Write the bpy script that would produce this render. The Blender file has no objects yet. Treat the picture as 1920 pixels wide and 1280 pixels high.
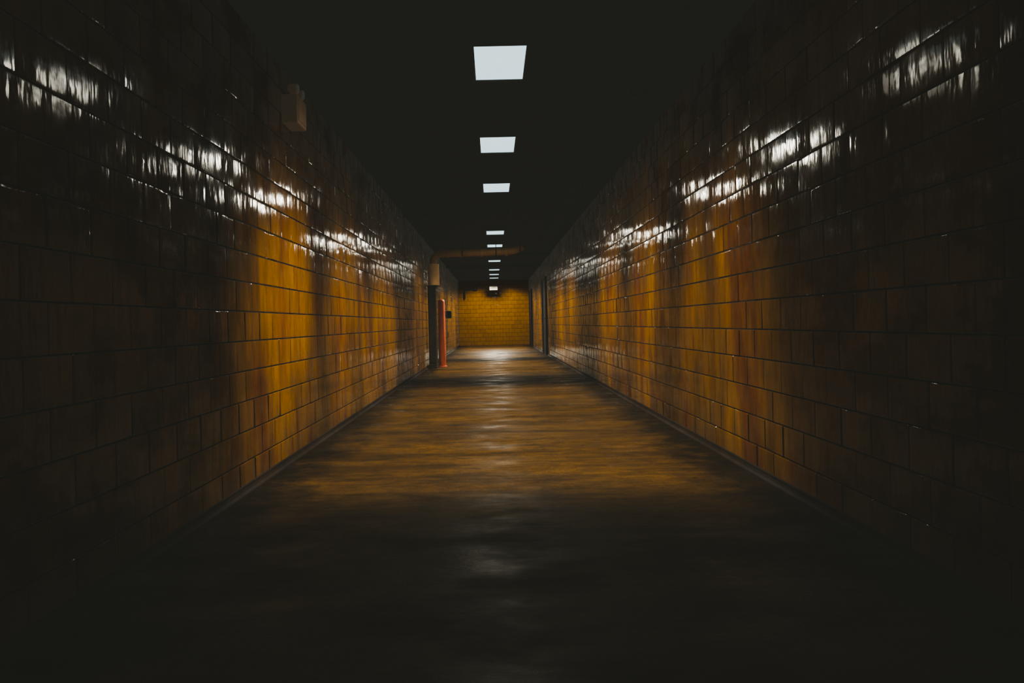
import bpy, bmesh, math, random
from mathutils import Vector, Matrix
random.seed(7)
D = bpy.data
scene = bpy.context.scene
col = scene.collection
try:
    scene.view_settings.look = 'AgX - Very High Contrast'
except Exception as ex:
    print('look', ex)

# ------------------------------------------------------------------ layout
XL, XR = -1.38, 1.50        # tiled walls
Y0, Y1 = -4.0, 28.0         # back / end wall
ZC = 2.66                   # ceiling
CAMZ = 0.90
AMB_GLOW = 0.044                 # faint glow in every unlit material, lifts the blacks like ambient light

# ------------------------------------------------------------------ helpers
def link(o): col.objects.link(o); return o

def mesh_obj(name, bm, mats, smooth=False):
    me = D.meshes.new(name)
    bm.normal_update()
    bm.to_mesh(me); bm.free()
    for m in mats: me.materials.append(m)
    if smooth:
        for p in me.polygons: p.use_smooth = True
    return link(D.objects.new(name, me))

def add_box(bm, x0, x1, y0, y1, z0, z1, bevel=0.0, mat=0, seg=2):
    r = bmesh.ops.create_cube(bm, size=1.0)
    vs = r['verts']
    for v in vs:
        v.co = Vector(((x0+x1)/2+v.co.x*(x1-x0), (y0+y1)/2+v.co.y*(y1-y0), (z0+z1)/2+v.co.z*(z1-z0)))
    fs = set(f for v in vs for f in v.link_faces)
    for f in fs: f.material_index = mat
    if bevel > 0:
        es = list(set(e for v in vs for e in v.link_edges))
        bmesh.ops.bevel(bm, geom=es, offset=bevel, segments=seg, profile=0.5, affect='EDGES')

def add_cyl(bm, p0, p1, r0, r1=None, seg=28, bevel=0.0, mat=0):
    if r1 is None: r1 = r0
    p0 = Vector(p0); p1 = Vector(p1); d = p1-p0
    M = Matrix.Translation((p0+p1)/2) @ d.to_track_quat('Z', 'Y').to_matrix().to_4x4()
    r = bmesh.ops.create_cone(bm, cap_ends=True, segments=seg, radius1=r0, radius2=r1, depth=d.length, matrix=M)
    fs = set(f for v in r['verts'] for f in v.link_faces)
    for f in fs: f.material_index = mat
    if bevel > 0:
        es = [e for e in set(e for v in r['verts'] for e in v.link_edges) if any(len(f.verts) > 4 for f in e.link_faces)]
        bmesh.ops.bevel(bm, geom=es, offset=bevel, segments=3, profile=0.5, affect='EDGES')

def sweep(bm, pts, r, seg=24, mat=0):
    """tube along a polyline of 3D points in one plane"""
    pts = [Vector(p) for p in pts]; rings = []
    for i, p in enumerate(pts):
        a = pts[max(i-1, 0)]; b = pts[min(i+1, len(pts)-1)]
        t = (b-a).normalized()
        ref = Vector((0, 1, 0)) if abs(t.y) < 0.9 else Vector((1, 0, 0))
        u = t.cross(ref).normalized(); w = t.cross(u).normalized()
        rings.append([bm.verts.new(p+r*(math.cos(2*math.pi*k/seg)*u+math.sin(2*math.pi*k/seg)*w)) for k in range(seg)])
    for a, b in zip(rings[:-1], rings[1:]):
        for k in range(seg):
            bm.faces.new((a[k], a[(k+1) % seg], b[(k+1) % seg], b[k])).material_index = mat
    bm.faces.new(rings[0]); bm.faces.new(list(reversed(rings[-1])))
    bmesh.ops.recalc_face_normals(bm, faces=bm.faces)

def arc(c, r, a0, a1, n, y):
    return [(c[0]+r*math.cos(math.radians(a0+(a1-a0)*i/n)), y, c[1]+r*math.sin(math.radians(a0+(a1-a0)*i/n))) for i in range(n+1)]

def tag(o, label, cat=None, kind=None, group=None):
    if label: o["label"] = label
    if cat: o["category"] = cat
    if kind: o["kind"] = kind
    if group: o["group"] = group
    return o

def smooth_by_angle(o, ang=40):
    me = o.data
    for p in me.polygons: p.use_smooth = True
    me.set_sharp_from_angle(angle=math.radians(ang))

# ------------------------------------------------------------------ materials
def base_mat(name, amb_glow=1.0):
    m = D.materials.new(name); m.use_nodes = True
    nt = m.node_tree; b = nt.nodes['Principled BSDF']
    b.inputs['Emission Color'].default_value = (0.98, 1.0, 0.86, 1)
    b.inputs['Emission Strength'].default_value = AMB_GLOW*amb_glow  # surface emits a little, standing in for ambient light
    return m, nt, b

def N(nt, t, **k):
    n = nt.nodes.new(t)
    for a, v in k.items(): setattr(n, a, v)
    return n

def noise(nt, scale, detail=4, rough=0.55, mscale=(1, 1, 1), distortion=0.0):
    tc = N(nt, 'ShaderNodeTexCoord'); mp = N(nt, 'ShaderNodeMapping')
    mp.inputs['Scale'].default_value = mscale
    n = N(nt, 'ShaderNodeTexNoise')
    n.inputs['Scale'].default_value = scale; n.inputs['Detail'].default_value = detail
    n.inputs['Roughness'].default_value = rough; n.inputs['Distortion'].default_value = distortion
    nt.links.new(tc.outputs['Object'], mp.inputs[0]); nt.links.new(mp.outputs[0], n.inputs['Vector'])
    return n.outputs['Fac']

def ramp(nt, src, stops):
    r = N(nt, 'ShaderNodeValToRGB'); e = r.color_ramp.elements
    e[0].position = stops[0][0]; e[0].color = stops[0][1]
    e[1].position = stops[-1][0]; e[1].color = stops[-1][1]
    for p, c in stops[1:-1]:
        x = e.new(p); x.color = c
    nt.links.new(src, r.inputs[0]); return r.outputs[0]

def mix(nt, fac, a, b, mode='MIX'):
    m = N(nt, 'ShaderNodeMix', data_type='RGBA', blend_type=mode)
    for s, v in ((0, fac), (6, a), (7, b)):
        if isinstance(v, (int, float, tuple)): m.inputs[s].default_value = v
        else: nt.links.new(v, m.inputs[s])
    return m.outputs[2]

def bump(nt, b, src, strength, dist):
    n = N(nt, 'ShaderNodeBump'); n.inputs['Strength'].default_value = strength; n.inputs['Distance'].default_value = dist
    nt.links.new(src, n.inputs['Height']); nt.links.new(n.outputs[0], b.inputs['Normal'])

def g(v): return (v, v, v, 1)

def tile_mat(name, cols, var=1.0):
    m, nt, b = base_mat(name, 0.72)
    at = N(nt, 'ShaderNodeAttribute', attribute_name='tile_id')
    per = ramp(nt, at.outputs['Fac'], [(p, (*c, 1)) for p, c in zip((0, .25, .8, 1), cols)])
    big = ramp(nt, noise(nt, 1.0, 4, 0.55, (1, 1.3, 0.30)), [(0.34, g(0.22)), (0.60, g(1.0))])
    fine = ramp(nt, noise(nt, 9.0, 6, 0.7, (1, 2.0, 0.4)), [(0.35, g(0.5)), (0.6, g(1.0))])
    red = ramp(nt, noise(nt, 2.3, 3, 0.5, (1, 1.4, 0.4)), [(0.44, g(0.0)), (0.66, g(0.85*var))])
    c = mix(nt, red, per, (0.072, 0.020, 0.002, 1))
    c = mix(nt, 0.85*var, c, big, 'MULTIPLY'); c = mix(nt, 0.7*max(var, .4), c, fine, 'MULTIPLY')
    nt.links.new(c, b.inputs['Base Color'])
    r = ramp(nt, noise(nt, 5.0, 5, 0.6, (1, 1.5, 1.5)), [(0.35, g(0.05)), (0.7, g(0.17))])
    nt.links.new(r, b.inputs['Roughness'])
    # glaze is patchily worn: shine comes and goes
    sp = ramp(nt, noise(nt, 1.9, 4, 0.65, (1, 1.5, 2.2)), [(0.43, g(0.06)), (0.56, g(0.54))])
    nt.links.new(sp, b.inputs['Specular IOR Level'])
    b.inputs['IOR'].default_value = 1.32
    bump(nt, b, noise(nt, 7.0, 2.5, 0.5, (1, 2.8, 0.8)), 0.34, 0.008)
    return m

def grout_mat():
    m, nt, b = base_mat('dirty_grout', 0.72)
    c = ramp(nt, noise(nt, 8, 4), [(0.3, (0.003, 0.0015, 0.0006, 1)), (0.7, (0.009, 0.004, 0.001, 1))])
    nt.links.new(c, b.inputs['Base Color']); b.inputs['Roughness'].default_value = 0.9
    b.inputs['Specular IOR Level'].default_value = 0.1
    return m

def floor_mat():
    m, nt, b = base_mat('worn_concrete', 0.74)
    base = ramp(nt, noise(nt, 1.3, 6, 0.65, (0.9, 1.1, 1)), [(0.3, (0.046, 0.0215, 0.0022, 1)), (0.7, (0.080, 0.039, 0.0045, 1))])
    mott = ramp(nt, noise(nt, 5.5, 12, 0.85, (0.9, 1.6, 1), 0.0), [(0.42, g(0.35)), (0.57, g(1.0))])
    streak = ramp(nt, noise(nt, 1.6, 9, 0.78, (0.35, 2.6, 1), 0.0), [(0.41, g(0.38)), (0.54, g(1.0))])
    grit = ramp(nt, noise(nt, 70.0, 4, 0.75, (1, 1, 1)), [(0.35, g(0.35)), (0.6, g(1.0))])
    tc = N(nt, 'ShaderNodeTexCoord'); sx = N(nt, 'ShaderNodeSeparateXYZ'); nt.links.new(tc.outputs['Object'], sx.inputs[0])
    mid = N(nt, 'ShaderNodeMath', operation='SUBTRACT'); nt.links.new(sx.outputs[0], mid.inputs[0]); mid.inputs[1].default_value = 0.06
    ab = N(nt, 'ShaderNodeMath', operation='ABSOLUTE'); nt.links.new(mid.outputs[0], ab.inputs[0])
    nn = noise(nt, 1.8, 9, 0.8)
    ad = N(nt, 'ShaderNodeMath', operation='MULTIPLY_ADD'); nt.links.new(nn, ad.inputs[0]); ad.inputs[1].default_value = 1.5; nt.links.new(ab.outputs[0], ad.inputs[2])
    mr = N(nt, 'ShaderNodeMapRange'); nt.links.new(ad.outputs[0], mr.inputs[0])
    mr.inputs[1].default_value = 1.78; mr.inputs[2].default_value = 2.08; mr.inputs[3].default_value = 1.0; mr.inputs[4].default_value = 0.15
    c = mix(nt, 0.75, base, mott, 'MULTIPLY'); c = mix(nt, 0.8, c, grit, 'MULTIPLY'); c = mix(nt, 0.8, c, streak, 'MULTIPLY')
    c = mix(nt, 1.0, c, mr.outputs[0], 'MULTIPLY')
    nt.links.new(c, b.inputs['Base Color'])
    r = ramp(nt, noise(nt, 2.2, 5, 0.6, (0.8, 1.5, 1)), [(0.35, g(0.26)), (0.65, g(0.70))])
    nt.links.new(r, b.inputs['Roughness'])
    b.inputs['IOR'].default_value = 1.22; b.inputs['Specular IOR Level'].default_value = 0.24
    b.inputs['Specular Tint'].default_value = (1.0, 0.66, 0.34, 1)
    bump(nt, b, noise(nt, 18.0, 6, 0.7, (0.8, 1.8, 1)), 0.35, 0.006)
    return m

def plain(name, c0, c1, rough=0.5, metal=0.0, scale=6, bs=0.1, spec=0.5, amb_glow=1.0):
    m, nt, b = base_mat(name, amb_glow)
    nt.links.new(ramp(nt, noise(nt, scale, 5), [(0.3, (*c0, 1)), (0.7, (*c1, 1))]), b.inputs['Base Color'])
    b.inputs['Roughness'].default_value = rough; b.inputs['Metallic'].default_value = metal
    b.inputs['Specular IOR Level'].default_value = spec
    if bs: bump(nt, b, noise(nt, scale*5, 3), bs, 0.004)
    return m

M_tile = tile_mat('glazed_ochre_tile', ((0.116, 0.049, 0.0022), (0.129, 0.057, 0.0025), (0.136, 0.061, 0.0028), (0.121, 0.052, 0.0022)))
M_tile_end = tile_mat('glazed_yellow_tile', ((0.130, 0.061, 0.0045), (0.142, 0.067, 0.005), (0.150, 0.071, 0.005), (0.135, 0.063, 0.0045)), 0.06)
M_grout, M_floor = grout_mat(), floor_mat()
M_ceil = plain('near_black_ceiling_paint', (0.002, 0.0015, 0.0015), (0.005, 0.0025, 0.002), 0.9, scale=1.5, spec=0.08, amb_glow=0.90)  # near-black, faintly mottled tone
M_dark = plain('dark_metal', (0.002, 0.0015, 0.0015), (0.005, 0.003, 0.0025), 0.7, spec=0.1, amb_glow=0.88)
M_encl = plain('shade_dark_enclosure', (0.006, 0.003, 0.0015), (0.014, 0.007, 0.003), 0.7, spec=0.1, amb_glow=0.85)  # dark tone carries the shade of the unlit front
M_frame = plain('fixture_frame', (0.005, 0.005, 0.005), (0.01, 0.01, 0.01), 0.7, spec=0.1, amb_glow=0.9)
M_base = plain('grimy_cove_base', (0.003, 0.0015, 0.0005), (0.012, 0.005, 0.0012), 0.7, spec=0.1, amb_glow=0.75)
M_red = plain('red_enamel', (0.25, 0.050, 0.016), (0.35, 0.075, 0.026), 0.5, bs=0.05, spec=0.2, amb_glow=0.8)
M_tan = plain('tan_pipe_jacket', (0.20, 0.105, 0.028), (0.30, 0.165, 0.045), 0.6, scale=5, bs=0.2, spec=0.2, amb_glow=0.8)
M_tan2 = plain('pale_pipe_jacket', (0.42, 0.25, 0.09), (0.58, 0.36, 0.15), 0.6, scale=5, bs=0.2, spec=0.2, amb_glow=0.9)
M_box = plain('beige_housing', (0.34, 0.17, 0.05), (0.45, 0.24, 0.08), 0.45, amb_glow=0.9)
M_white = plain('pale_housing', (0.35, 0.33, 0.26), (0.5, 0.47, 0.38), 0.4)
M_glass, nt_, b_ = base_mat('lamp_lens')
b_.inputs['Base Color'].default_value = (0.3, 0.3, 0.3, 1); b_.inputs['Roughness'].default_value = 0.08

def diffuser_mat(st):
    m = D.materials.new('lit_diffuser'); m.use_nodes = True
    nt = m.node_tree; b = nt.nodes['Principled BSDF']
    b.inputs['Base Color'].default_value = (0.1, 0.1, 0.1, 1)
    b.inputs['Roughness'].default_value = 0.7
    c = ramp(nt, noise(nt, 3, 2), [(0.3, (0.70, 0.92, 1.0, 1)), (0.7, (0.76, 0.96, 1.0, 1))])
    nt.links.new(c, b.inputs['Emission Color'])
    b.inputs['Emission Strength'].default_value = st
    return m
M_diff = diffuser_mat(0.78)

# ------------------------------------------------------------------ tiled walls
def tiled_wall(name, origin, du, nrm, length, height, TL=0.24, ncourse=16, thick=0.15, seed=1, mat=None):
    """origin: base corner, du: unit vector along wall, nrm: unit vector into the room"""
    rnd = random.Random(seed)
    origin = Vector(origin); du = Vector(du); nrm = Vector(nrm); up = Vector((0, 0, 1))
    G = 0.0065; TH = height/ncourse; t = 0.0022
    U = [0, .010, .04, .5, .96, .990, 1]; E = [0, .85, .99, 1, .99, .85, 0]
    V = [0, .015, .06, .94, .985, 1]; F = [0, .85, .995, .995, .85, 0]
    verts, faces, ids = [], [], []
    flip = du.cross(up).dot(nrm) < 0
    for r in range(ncourse):
        off = (r % 2)*TL*0.5
        n = int(length/TL)+2
        for k in range(n):
            u0 = k*TL-off; u1 = u0+TL
            u0 = max(u0, 0); u1 = min(u1, length)
            if u1-u0 < 0.03: continue
            Gu = G*0.6
            a0, a1 = u0+Gu/2, u1-Gu/2; b0, b1 = r*TH+G/2, (r+1)*TH-G/2
            tu = max(-.028, min(.028, rnd.gauss(0, 0.014))); tv = max(-.018, min(.018, rnd.gauss(0, 0.008))); tid = rnd.random(); th = rnd.uniform(-.0002, .0002)
            s = len(verts)
            for j, fv in enumerate(V):
                for i, fu in enumerate(U):
                    e = E[i]*F[j]
                    h = -0.004 if e == 0 else t*(e-.85)*1.2+th+tu*(fu-.5)*(a1-a0)+tv*(fv-.5)*(b1-b0)
                    verts.append(origin+du*(a0+(a1-a0)*fu)+up*(b0+(b1-b0)*fv)+nrm*h); ids.append(tid)
            W = len(U)
            for j in range(len(V)-1):
                for i in range(W-1):
                    q = (s+j*W+i, s+j*W+i+1, s+(j+1)*W+i+1, s+(j+1)*W+i)
                    faces.append(tuple(reversed(q)) if flip else q)
    nt_faces = len(faces)
    # grout bed / masonry box behind
    s = len(verts)
    for d in (-0.0038, -thick):
        for (a, h) in ((0, 0), (length, 0), (length, height), (0, height)):
            verts.append(origin+du*a+up*h+nrm*d); ids.append(0)
    for q in ((0, 1, 2, 3), (7, 6, 5, 4), (0, 4, 5, 1), (1, 5, 6, 2), (2, 6, 7, 3), (3, 7, 4, 0)):
        q = tuple(s+i for i in q)
        faces.append(tuple(reversed(q)) if flip else q)
    me = D.meshes.new(name); me.from_pydata([tuple(v) for v in verts], [], faces)
    me.materials.append(mat or M_tile); me.materials.append(M_grout)
    for i, p in enumerate(me.polygons):
        p.use_smooth = i < nt_faces
        p.material_index = 0 if i < nt_faces else 1
    me.set_sharp_from_angle(angle=math.radians(35))
    at = me.attributes.new('tile_id', 'FLOAT', 'POINT'); at.data.foreach_set('value', ids)
    me.update()
    return link(D.objects.new(name, me))

L = Y1-Y0
tag(tiled_wall('wall_left', (XL, Y0, 0), (0, 1, 0), (1, 0, 0), L, ZC, seed=3), "glossy ochre glazed tile corridor wall with dark grout", kind='structure')
tag(tiled_wall('wall_right', (XR, Y0, 0), (0, 1, 0), (-1, 0, 0), L, ZC, seed=5), "glossy ochre glazed tile corridor wall with dark grout", kind='structure')
tag(tiled_wall('wall_end', (XL, Y1, 0), (1, 0, 0), (0, -1, 0), XR-XL, ZC, seed=9, mat=M_tile_end), "ochre tiled wall closing the far end of the corridor", kind='structure')
tag(tiled_wall('wall_back', (XL, Y0, 0), (1, 0, 0), (0, 1, 0), XR-XL, ZC, seed=11), "ochre tiled wall behind", kind='structure')

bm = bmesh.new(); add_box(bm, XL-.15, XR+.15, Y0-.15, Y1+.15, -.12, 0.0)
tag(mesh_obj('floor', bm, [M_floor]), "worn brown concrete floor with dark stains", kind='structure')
bm = bmesh.new(); add_box(bm, XL-.15, XR+.15, Y0-.15, Y1+.15, ZC, ZC+.12)
tag(mesh_obj('ceiling', bm, [M_ceil]), "near-black ceiling", kind='structure')

def cove(name, x, s):
    bm = bmesh.new()
    prof = [(0, 0), (.03, 0), (.028, .008), (.014, .018), (.009, .03), (.008, .045), (0, .048)]
    a = [bm.verts.new((x+s*(p[0]+.002), Y0+.02, p[1])) for p in prof]
    b = [bm.verts.new((x+s*(p[0]+.002), Y1-.02, p[1])) for p in prof]
    for i in range(len(prof)):
        j = (i+1) % len(prof); bm.faces.new((a[i], a[j], b[j], b[i]))
    bm.faces.new(a); bm.faces.new(list(reversed(b)))
    bmesh.ops.recalc_face_normals(bm, faces=bm.faces)
    return tag(mesh_obj(name, bm, [M_base]), "grimy brown cove base along the tiled wall", kind='structure')
cove('baseboard_left', XL, 1); cove('baseboard_right', XR, -1)

# ceiling trims: longitudinal raceway and cross ribs
bm = bmesh.new(); add_box(bm, 0.30, 0.95, Y0+.02, 13.6, ZC-.05, ZC, 0.006)
tag(mesh_obj('trim_1', bm, [M_ceil]), "dark boxed soffit running along the ceiling", kind='structure')
n = 2
for y in (10.7, 17.2, 20.6):
    bm = bmesh.new(); add_box(bm, XL+.01, 0.29 if y < 14 else XR-.01, y-.06, y+.06, ZC-.07, ZC, 0.006)
    tag(mesh_obj('trim_%d' % n, bm, [M_ceil]), "dark cross rib under the ceiling", kind='structure'); n += 1

# dark steel doors in the side wall near the far end
def door(name, xw, s, ya, yb, h=2.1):
    e = link(D.objects.new(name, None)); e.location = (xw, (ya+yb)/2, 0); bpy.context.view_layer.update()
    tag(e, "dark steel door with frame in the tiled wall", kind='structure')
    def X(a, b): return (min(xw+s*a, xw+s*b), max(xw+s*a, xw+s*b))
    bm = bmesh.new()
    x0, x1 = X(.002, .06)
    add_box(bm, x0, x1, ya-.06, ya, 0, h+.06, .004); add_box(bm, x0, x1, yb, yb+.06, 0, h+.06, .004); add_box(bm, x0, x1, ya, yb, h, h+.06, .004)
    f = mesh_obj('door_frame', bm, [M_dark]); f.parent = e; f.matrix_parent_inverse = e.matrix_world.inverted()
    bm = bmesh.new(); x0, x1 = X(.003, .03); add_box(bm, x0, x1, ya+.004, yb-.004, .01, h-.004, .003)
    f = mesh_obj('door_leaf', bm, [M_dark]); f.parent = e; f.matrix_parent_inverse = e.matrix_world.inverted()
    bm = bmesh.new(); add_cyl(bm, (xw+s*.03, ya+.1, 1.0), (xw+s*.075, ya+.1, 1.0), .012, seg=12); add_cyl(bm, (xw+s*.075, ya+.09, 1.0), (xw+s*.075, ya+.22, 1.0), .010, seg=12)
    f = mesh_obj('handle', bm, [M_dark]); f.parent = e; f.matrix_parent_inverse = e.matrix_world.inverted()
door('door_1', XR, -1, 18.7, 19.9)
door('door_2', XR, -1, 25.6, 26.8)

# ------------------------------------------------------------------ lamps
def lamp_data(name, power, k, tail, kx=2.2):
    """downward lamp with a louvre-like photometric profile: narrow along the corridor, wide across it"""
    l = D.lights.new(name, 'SPOT'); l.energy = power; l.shadow_soft_size = 0.13; l.color = (1.0, 0.94, 0.80)
    l.spot_size = math.radians(174); l.spot_blend = 0.10
    l.use_nodes = True; nt = l.node_tree; em = nt.nodes['Emission']
    ge = N(nt, 'ShaderNodeNewGeometry'); sp = N(nt, 'ShaderNodeSeparateXYZ'); nt.links.new(ge.outputs['Incoming'], sp.inputs[0])
    def M(op, a, b_=None):
        x = N(nt, 'ShaderNodeMath', operation=op)
        for i, v in enumerate((a, b_)):
            if v is None: continue
            if isinstance(v, (int, float)): x.inputs[i].default_value = v
            else: nt.links.new(v, x.inputs[i])
        return x.outputs[0]
    x2 = M('MULTIPLY', sp.outputs[0], sp.outputs[0]); y2 = M('MULTIPLY', sp.outputs[1], sp.outputs[1]); z2 = M('MULTIPLY', sp.outputs[2], sp.outputs[2])
    ty = M('SQRT', M('DIVIDE', y2, M('ADD', M('ADD', x2, z2), 1e-4)))
    py = M('DIVIDE', 1.0, M('ADD', 1.0, M('POWER', M('DIVIDE', ty, k), 7.0)))
    tx = M('SQRT', M('DIVIDE', x2, M('ADD', z2, 1e-4)))
    px = M('DIVIDE', 1.0, M('ADD', 1.0, M('POWER', M('DIVIDE', tx, kx), 5.0)))
    s = M('ADD', M('MULTIPLY', py, px), tail)
    nt.links.new(s, em.inputs['Strength'])
    return l
LD1 = lamp_data('louvred_tube', 880, 0.37, 0.008, 1.35)
LD2 = lamp_data('louvred_tube_b', 880, 0.43, 0.016, 1.35)
LD3 = lamp_data('louvred_tube_c', 1000, 0.50, 0.014, 1.6)
LD4 = lamp_data('louvred_tube_d', 1150, 0.44, 0.010, 1.6)
LD_end = lamp_data('open_tube', 600, 3.0, 0.02, 2.5)

def fixture(x, y, light):
    w, l_ = 0.33, 0.62
    e = link(D.objects.new('ceiling_light', None)); e.empty_display_size = .2; e.location = (x, y, ZC)
    tag(e, "glowing rectangular fluorescent panel in a dark metal frame", "ceiling light", group="row of lit ceiling panels")
    bm = bmesh.new()
    for (a0, a1, c0, c1) in ((-w/2-.02, -w/2, -l_/2-.02, l_/2+.02), (w/2, w/2+.02, -l_/2-.02, l_/2+.02), (-w/2, w/2, -l_/2-.02, -l_/2), (-w/2, w/2, l_/2, l_/2+.02)):
        add_box(bm, a0, a1, c0, c1, -.045, 0)
    bmesh.ops.remove_doubles(bm, verts=bm.verts, dist=1e-5)
    fr = mesh_obj('frame', bm, [M_frame]); fr.parent = e
    bm = bmesh.new()
    nx, ny = 8, 12; g_ = [[None]*(ny+1) for _ in range(nx+1)]
    for i in range(nx+1):
        for j in range(ny+1):
            u = i/nx*2-1; v = j/ny*2-1
            g_[i][j] = bm.verts.new((u*w/2, v*l_/2, -.030-.012*(1-u**4)*(1-v**4)))
    for i in range(nx):
        for j in range(ny):
            bm.faces.new((g_[i][j], g_[i][j+1], g_[i+1][j+1], g_[i+1][j]))
    df = mesh_obj('diffuser', bm, [M_diff], True); df.parent = e
    tag(df, "glowing pale white diffuser")
    lo = link(D.objects.new('lamp_tube', light)); lo.parent = e; lo.location = (0, 0, -.10)
    return e
for y, l in ((4.54, LD1), (6.61, LD2), (8.70, LD2), (13.0, LD3), (15.2, LD4), (18.9, LD4), (22.0, LD4), (24.1, LD4), (26.0, LD_end)):
    fixture(0.085, y, l)

# ------------------------------------------------------------------ pipe chase column
def pr(e, o): o.parent = e; o.matrix_parent_inverse = e.matrix_world.inverted(); return o
def empty(name, loc):
    e = link(D.objects.new(name, None)); e.location = loc; e.empty_display_size = .2
    bpy.context.view_layer.update(); return e

yc = 14.20
e = empty('pipe_enclosure', (XL+.13, yc, 0))
tag(e, "pipe enclosure standing against the tiled wall, shade of its unlit side in the colour", "enclosure")
bm = bmesh.new(); add_box(bm, XL+.05, XL+.21, yc-.13, yc+.13, .04, 1.68, .008)
add_box(bm, XL+.075, XL+.185, yc-.138, yc-.128, .12, 1.60, .003)
pr(e, mesh_obj('body', bm, [M_encl]))
bm = bmesh.new(); add_box(bm, XL+.045, XL+.215, yc-.15, yc+.15, 0, .04, .005); pr(e, mesh_obj('plinth', bm, [M_encl]))
bm = bmesh.new(); add_box(bm, XL+.04, XL+.25, yc-.15, yc+.15, 1.68, 1.71, .005); pr(e, mesh_obj('cap', bm, [M_encl]))

# overhead pipe : rises from enclosure, elbows across the corridor under the ceiling
e = empty('overhead_pipe', (-1.21, yc, 1.71))
tag(e, "tan jacketed pipe rising from the enclosure and crossing under the ceiling", "pipe")
xv = -1.21; zh = 2.37; R = .17
bm = bmesh.new()
sweep(bm, [(xv, yc, 1.712), (xv, yc, 1.9), (xv, yc, zh-R)]+arc((xv+R, zh-R), R, 180, 90, 12, yc)+[(-.6, yc, zh), (0, yc, zh+.01), (.38, yc, zh+.02), (.46, yc, zh+.03), (.52, yc, zh+.05), (.66, yc, zh+.11)], .075)
o = pr(e, mesh_obj('pipe_run', bm, [M_tan])); smooth_by_angle(o, 50)
bm = bmesh.new(); add_cyl(bm, (xv, yc, 1.712), (xv, yc, 2.16), .12, bevel=.012)
o = pr(e, mesh_obj('insulation_sleeve', bm, [M_tan2])); smooth_by_angle(o, 50)
for x in (-.90, -.2, .32):
    bm = bmesh.new(); add_cyl(bm, (x-.025, yc, zh+.006), (x+.025, yc, zh+.006), .088, bevel=.004)
    o = pr(e, mesh_obj('coupling', bm, [M_tan])); smooth_by_angle(o, 50)
for x in (-.6, .1, .6):
    dz = .07 if x > .5 else 0
    bm = bmesh.new()
    add_cyl(bm, (x, yc, zh+.05+dz), (x, yc, ZC-(.052 if x > .3 else .002)), .007, seg=10)
    add_cyl(bm, (x-.012, yc, zh+.008+dz), (x+.012, yc, zh+.008+dz), .082, seg=24)
    pr(e, mesh_obj('hanger', bm, [M_dark]))

# red standpipe
xr, yr = -1.085, 14.5
e = empty('red_standpipe', (xr, yr, 0))
tag(e, "coral-red painted standpipe post beside the dark enclosure", "pipe")
bm = bmesh.new(); add_cyl(bm, (xr, yr, .02), (xr, yr, 1.40), .074, bevel=.01)
o = pr(e, mesh_obj('post', bm, [M_red])); smooth_by_angle(o, 50)
bm = bmesh.new(); add_cyl(bm, (xr, yr, 1.40), (xr, yr, 1.43), .074, .048, bevel=.008)
o = pr(e, mesh_obj('end_cap', bm, [M_red])); smooth_by_angle(o, 50)
bm = bmesh.new(); add_cyl(bm, (xr, yr, 0), (xr, yr, .022), .100, bevel=.004)
for k in range(6):
    a = k*math.pi/3; add_cyl(bm, (xr+.086*math.cos(a), yr+.086*math.sin(a), .02), (xr+.086*math.cos(a), yr+.086*math.sin(a), .034), .008, seg=6)
o = pr(e, mesh_obj('base_flange', bm, [M_red])); smooth_by_angle(o, 40)

# emergency light on left wall
ey = 4.66; ez = 2.27
e = empty('emergency_light', (XL, ey, ez))
tag(e, "beige emergency light box with small lamp heads on the tiled wall", "emergency light")
bm = bmesh.new(); add_box(bm, XL+.0012, XL+.11, ey-.11, ey+.11, ez, ez+.19, .008)
add_box(bm, XL+.105, XL+.116, ey-.09, ey+.09, ez+.02, ez+.17, .004)
pr(e, mesh_obj('housing', bm, [M_box]))
for s in (-1, 1):
    bm = bmesh.new(); add_cyl(bm, (XL+.06, ey+s*.065, ez+.19), (XL+.06, ey+s*.065, ez+.215), .010, seg=12)
    add_cyl(bm, (XL+.04, ey+s*.065, ez+.245), (XL+.100, ey+s*.065, ez+.235), .024, .036, bevel=.004)
    o = pr(e, mesh_obj('lamp_head', bm, [M_box])); smooth_by_angle(o, 40)
    bm = bmesh.new(); add_cyl(bm, (XL+.099, ey+s*.065, ez+.235), (XL+.106, ey+s*.065, ez+.234), .031, bevel=.002)
    o2 = mesh_obj('lens', bm, [M_glass]); smooth_by_angle(o2, 40); pr(e, o2)

# dark call box on far left wall
cy = 20.6
e = empty('call_box', (XL, cy, 1.1)); tag(e, "small dark metal call box on the tiled wall", "wall box")
bm = bmesh.new(); add_box(bm, XL+.0012, XL+.13, cy-.1, cy+.1, 1.08, 1.30, .008)
pr(e, mesh_obj('body', bm, [M_dark]))
bm = bmesh.new(); add_box(bm, XL+.131, XL+.14, cy-.08, cy+.08, 1.10, 1.28, .004); pr(e, mesh_obj('door', bm, [M_dark]))

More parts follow.
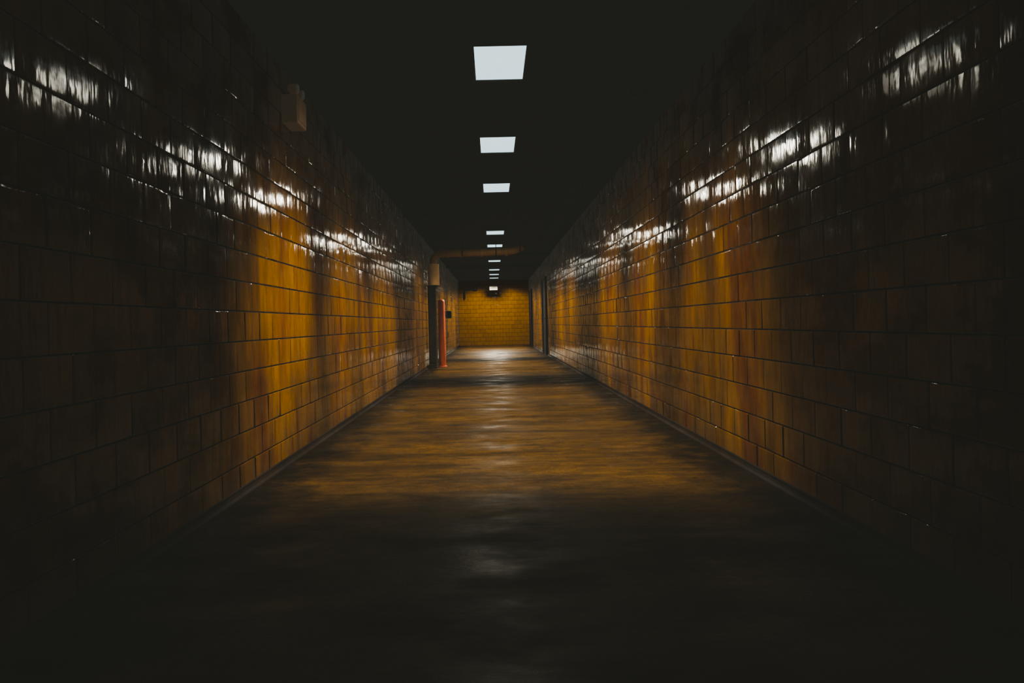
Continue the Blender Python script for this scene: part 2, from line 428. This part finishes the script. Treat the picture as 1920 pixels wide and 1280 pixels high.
# pale box hanging near end wall
e = empty('hanging_sign_box', (.06, 27.2, 2.36)); tag(e, "small pale box hanging from the ceiling near the end wall", "sign box")
bm = bmesh.new(); add_box(bm, -.10, .22, 27.15, 27.25, 2.22, 2.37, .01); pr(e, mesh_obj('body', bm, [M_white]))
for x in (0, .12):
    bm = bmesh.new(); add_cyl(bm, (x, 27.2, 2.37), (x, 27.2, ZC-.002), .01, seg=10)
    pr(e, mesh_obj('rod', bm, [M_dark]))

e = empty('wall_conduit', (XL+.2, 27.9, 1.9)); tag(e, "thin dark conduit curving down the end wall", "conduit")
bm = bmesh.new(); sweep(bm, [(-1.12, 27.93, 1.9), (-1.12, 27.93, 2.2)]+arc((-1.02, 2.2), .10, 180, 90, 8, 27.93)+[(-.75, 27.93, 2.3)], .025, 12)
o = pr(e, mesh_obj('conduit_run', bm, [M_dark])); smooth_by_angle(o, 50)
bm = bmesh.new(); add_box(bm, -.75, -.60, 27.90, 27.98, 2.24, 2.36, .01); pr(e, mesh_obj('junction_box', bm, [M_dark]))

# two ceiling conduits along right side
for x, r in ((1.12, .022), (1.22, .016)):
    bm = bmesh.new(); add_cyl(bm, (x, Y0+.05, ZC-r-.003), (x, 17.1, ZC-r-.003), r, seg=14)
    for k in range(11):
        add_box(bm, x-r-.012, x+r+.012, -2+k*1.8, -1.97+k*1.8, ZC-2*r-.007, ZC-.001, .002)
    o = mesh_obj('ceiling_conduit', bm, [M_dark]); smooth_by_angle(o, 40)
    tag(o, "dark metal conduit clipped along the ceiling", "conduit", group="conduits along the ceiling")

# ------------------------------------------------------------------ world, camera
w = D.worlds.new('World'); scene.world = w; w.use_nodes = True
w.node_tree.nodes['Background'].inputs[0].default_value = (0.01, 0.01, 0.008, 1)
w.node_tree.nodes['Background'].inputs[1].default_value = 1.0

cam = D.cameras.new('Camera'); co = link(D.objects.new('Camera', cam))
cam.sensor_width = 36; cam.lens = 24.0; cam.clip_end = 100
cam.shift_x = (960-924)/1920; cam.shift_y = -(640-606)/1920
co.location = (0, 0, CAMZ); co.rotation_euler = (math.radians(90), math.radians(1.3), 0)
scene.camera = co
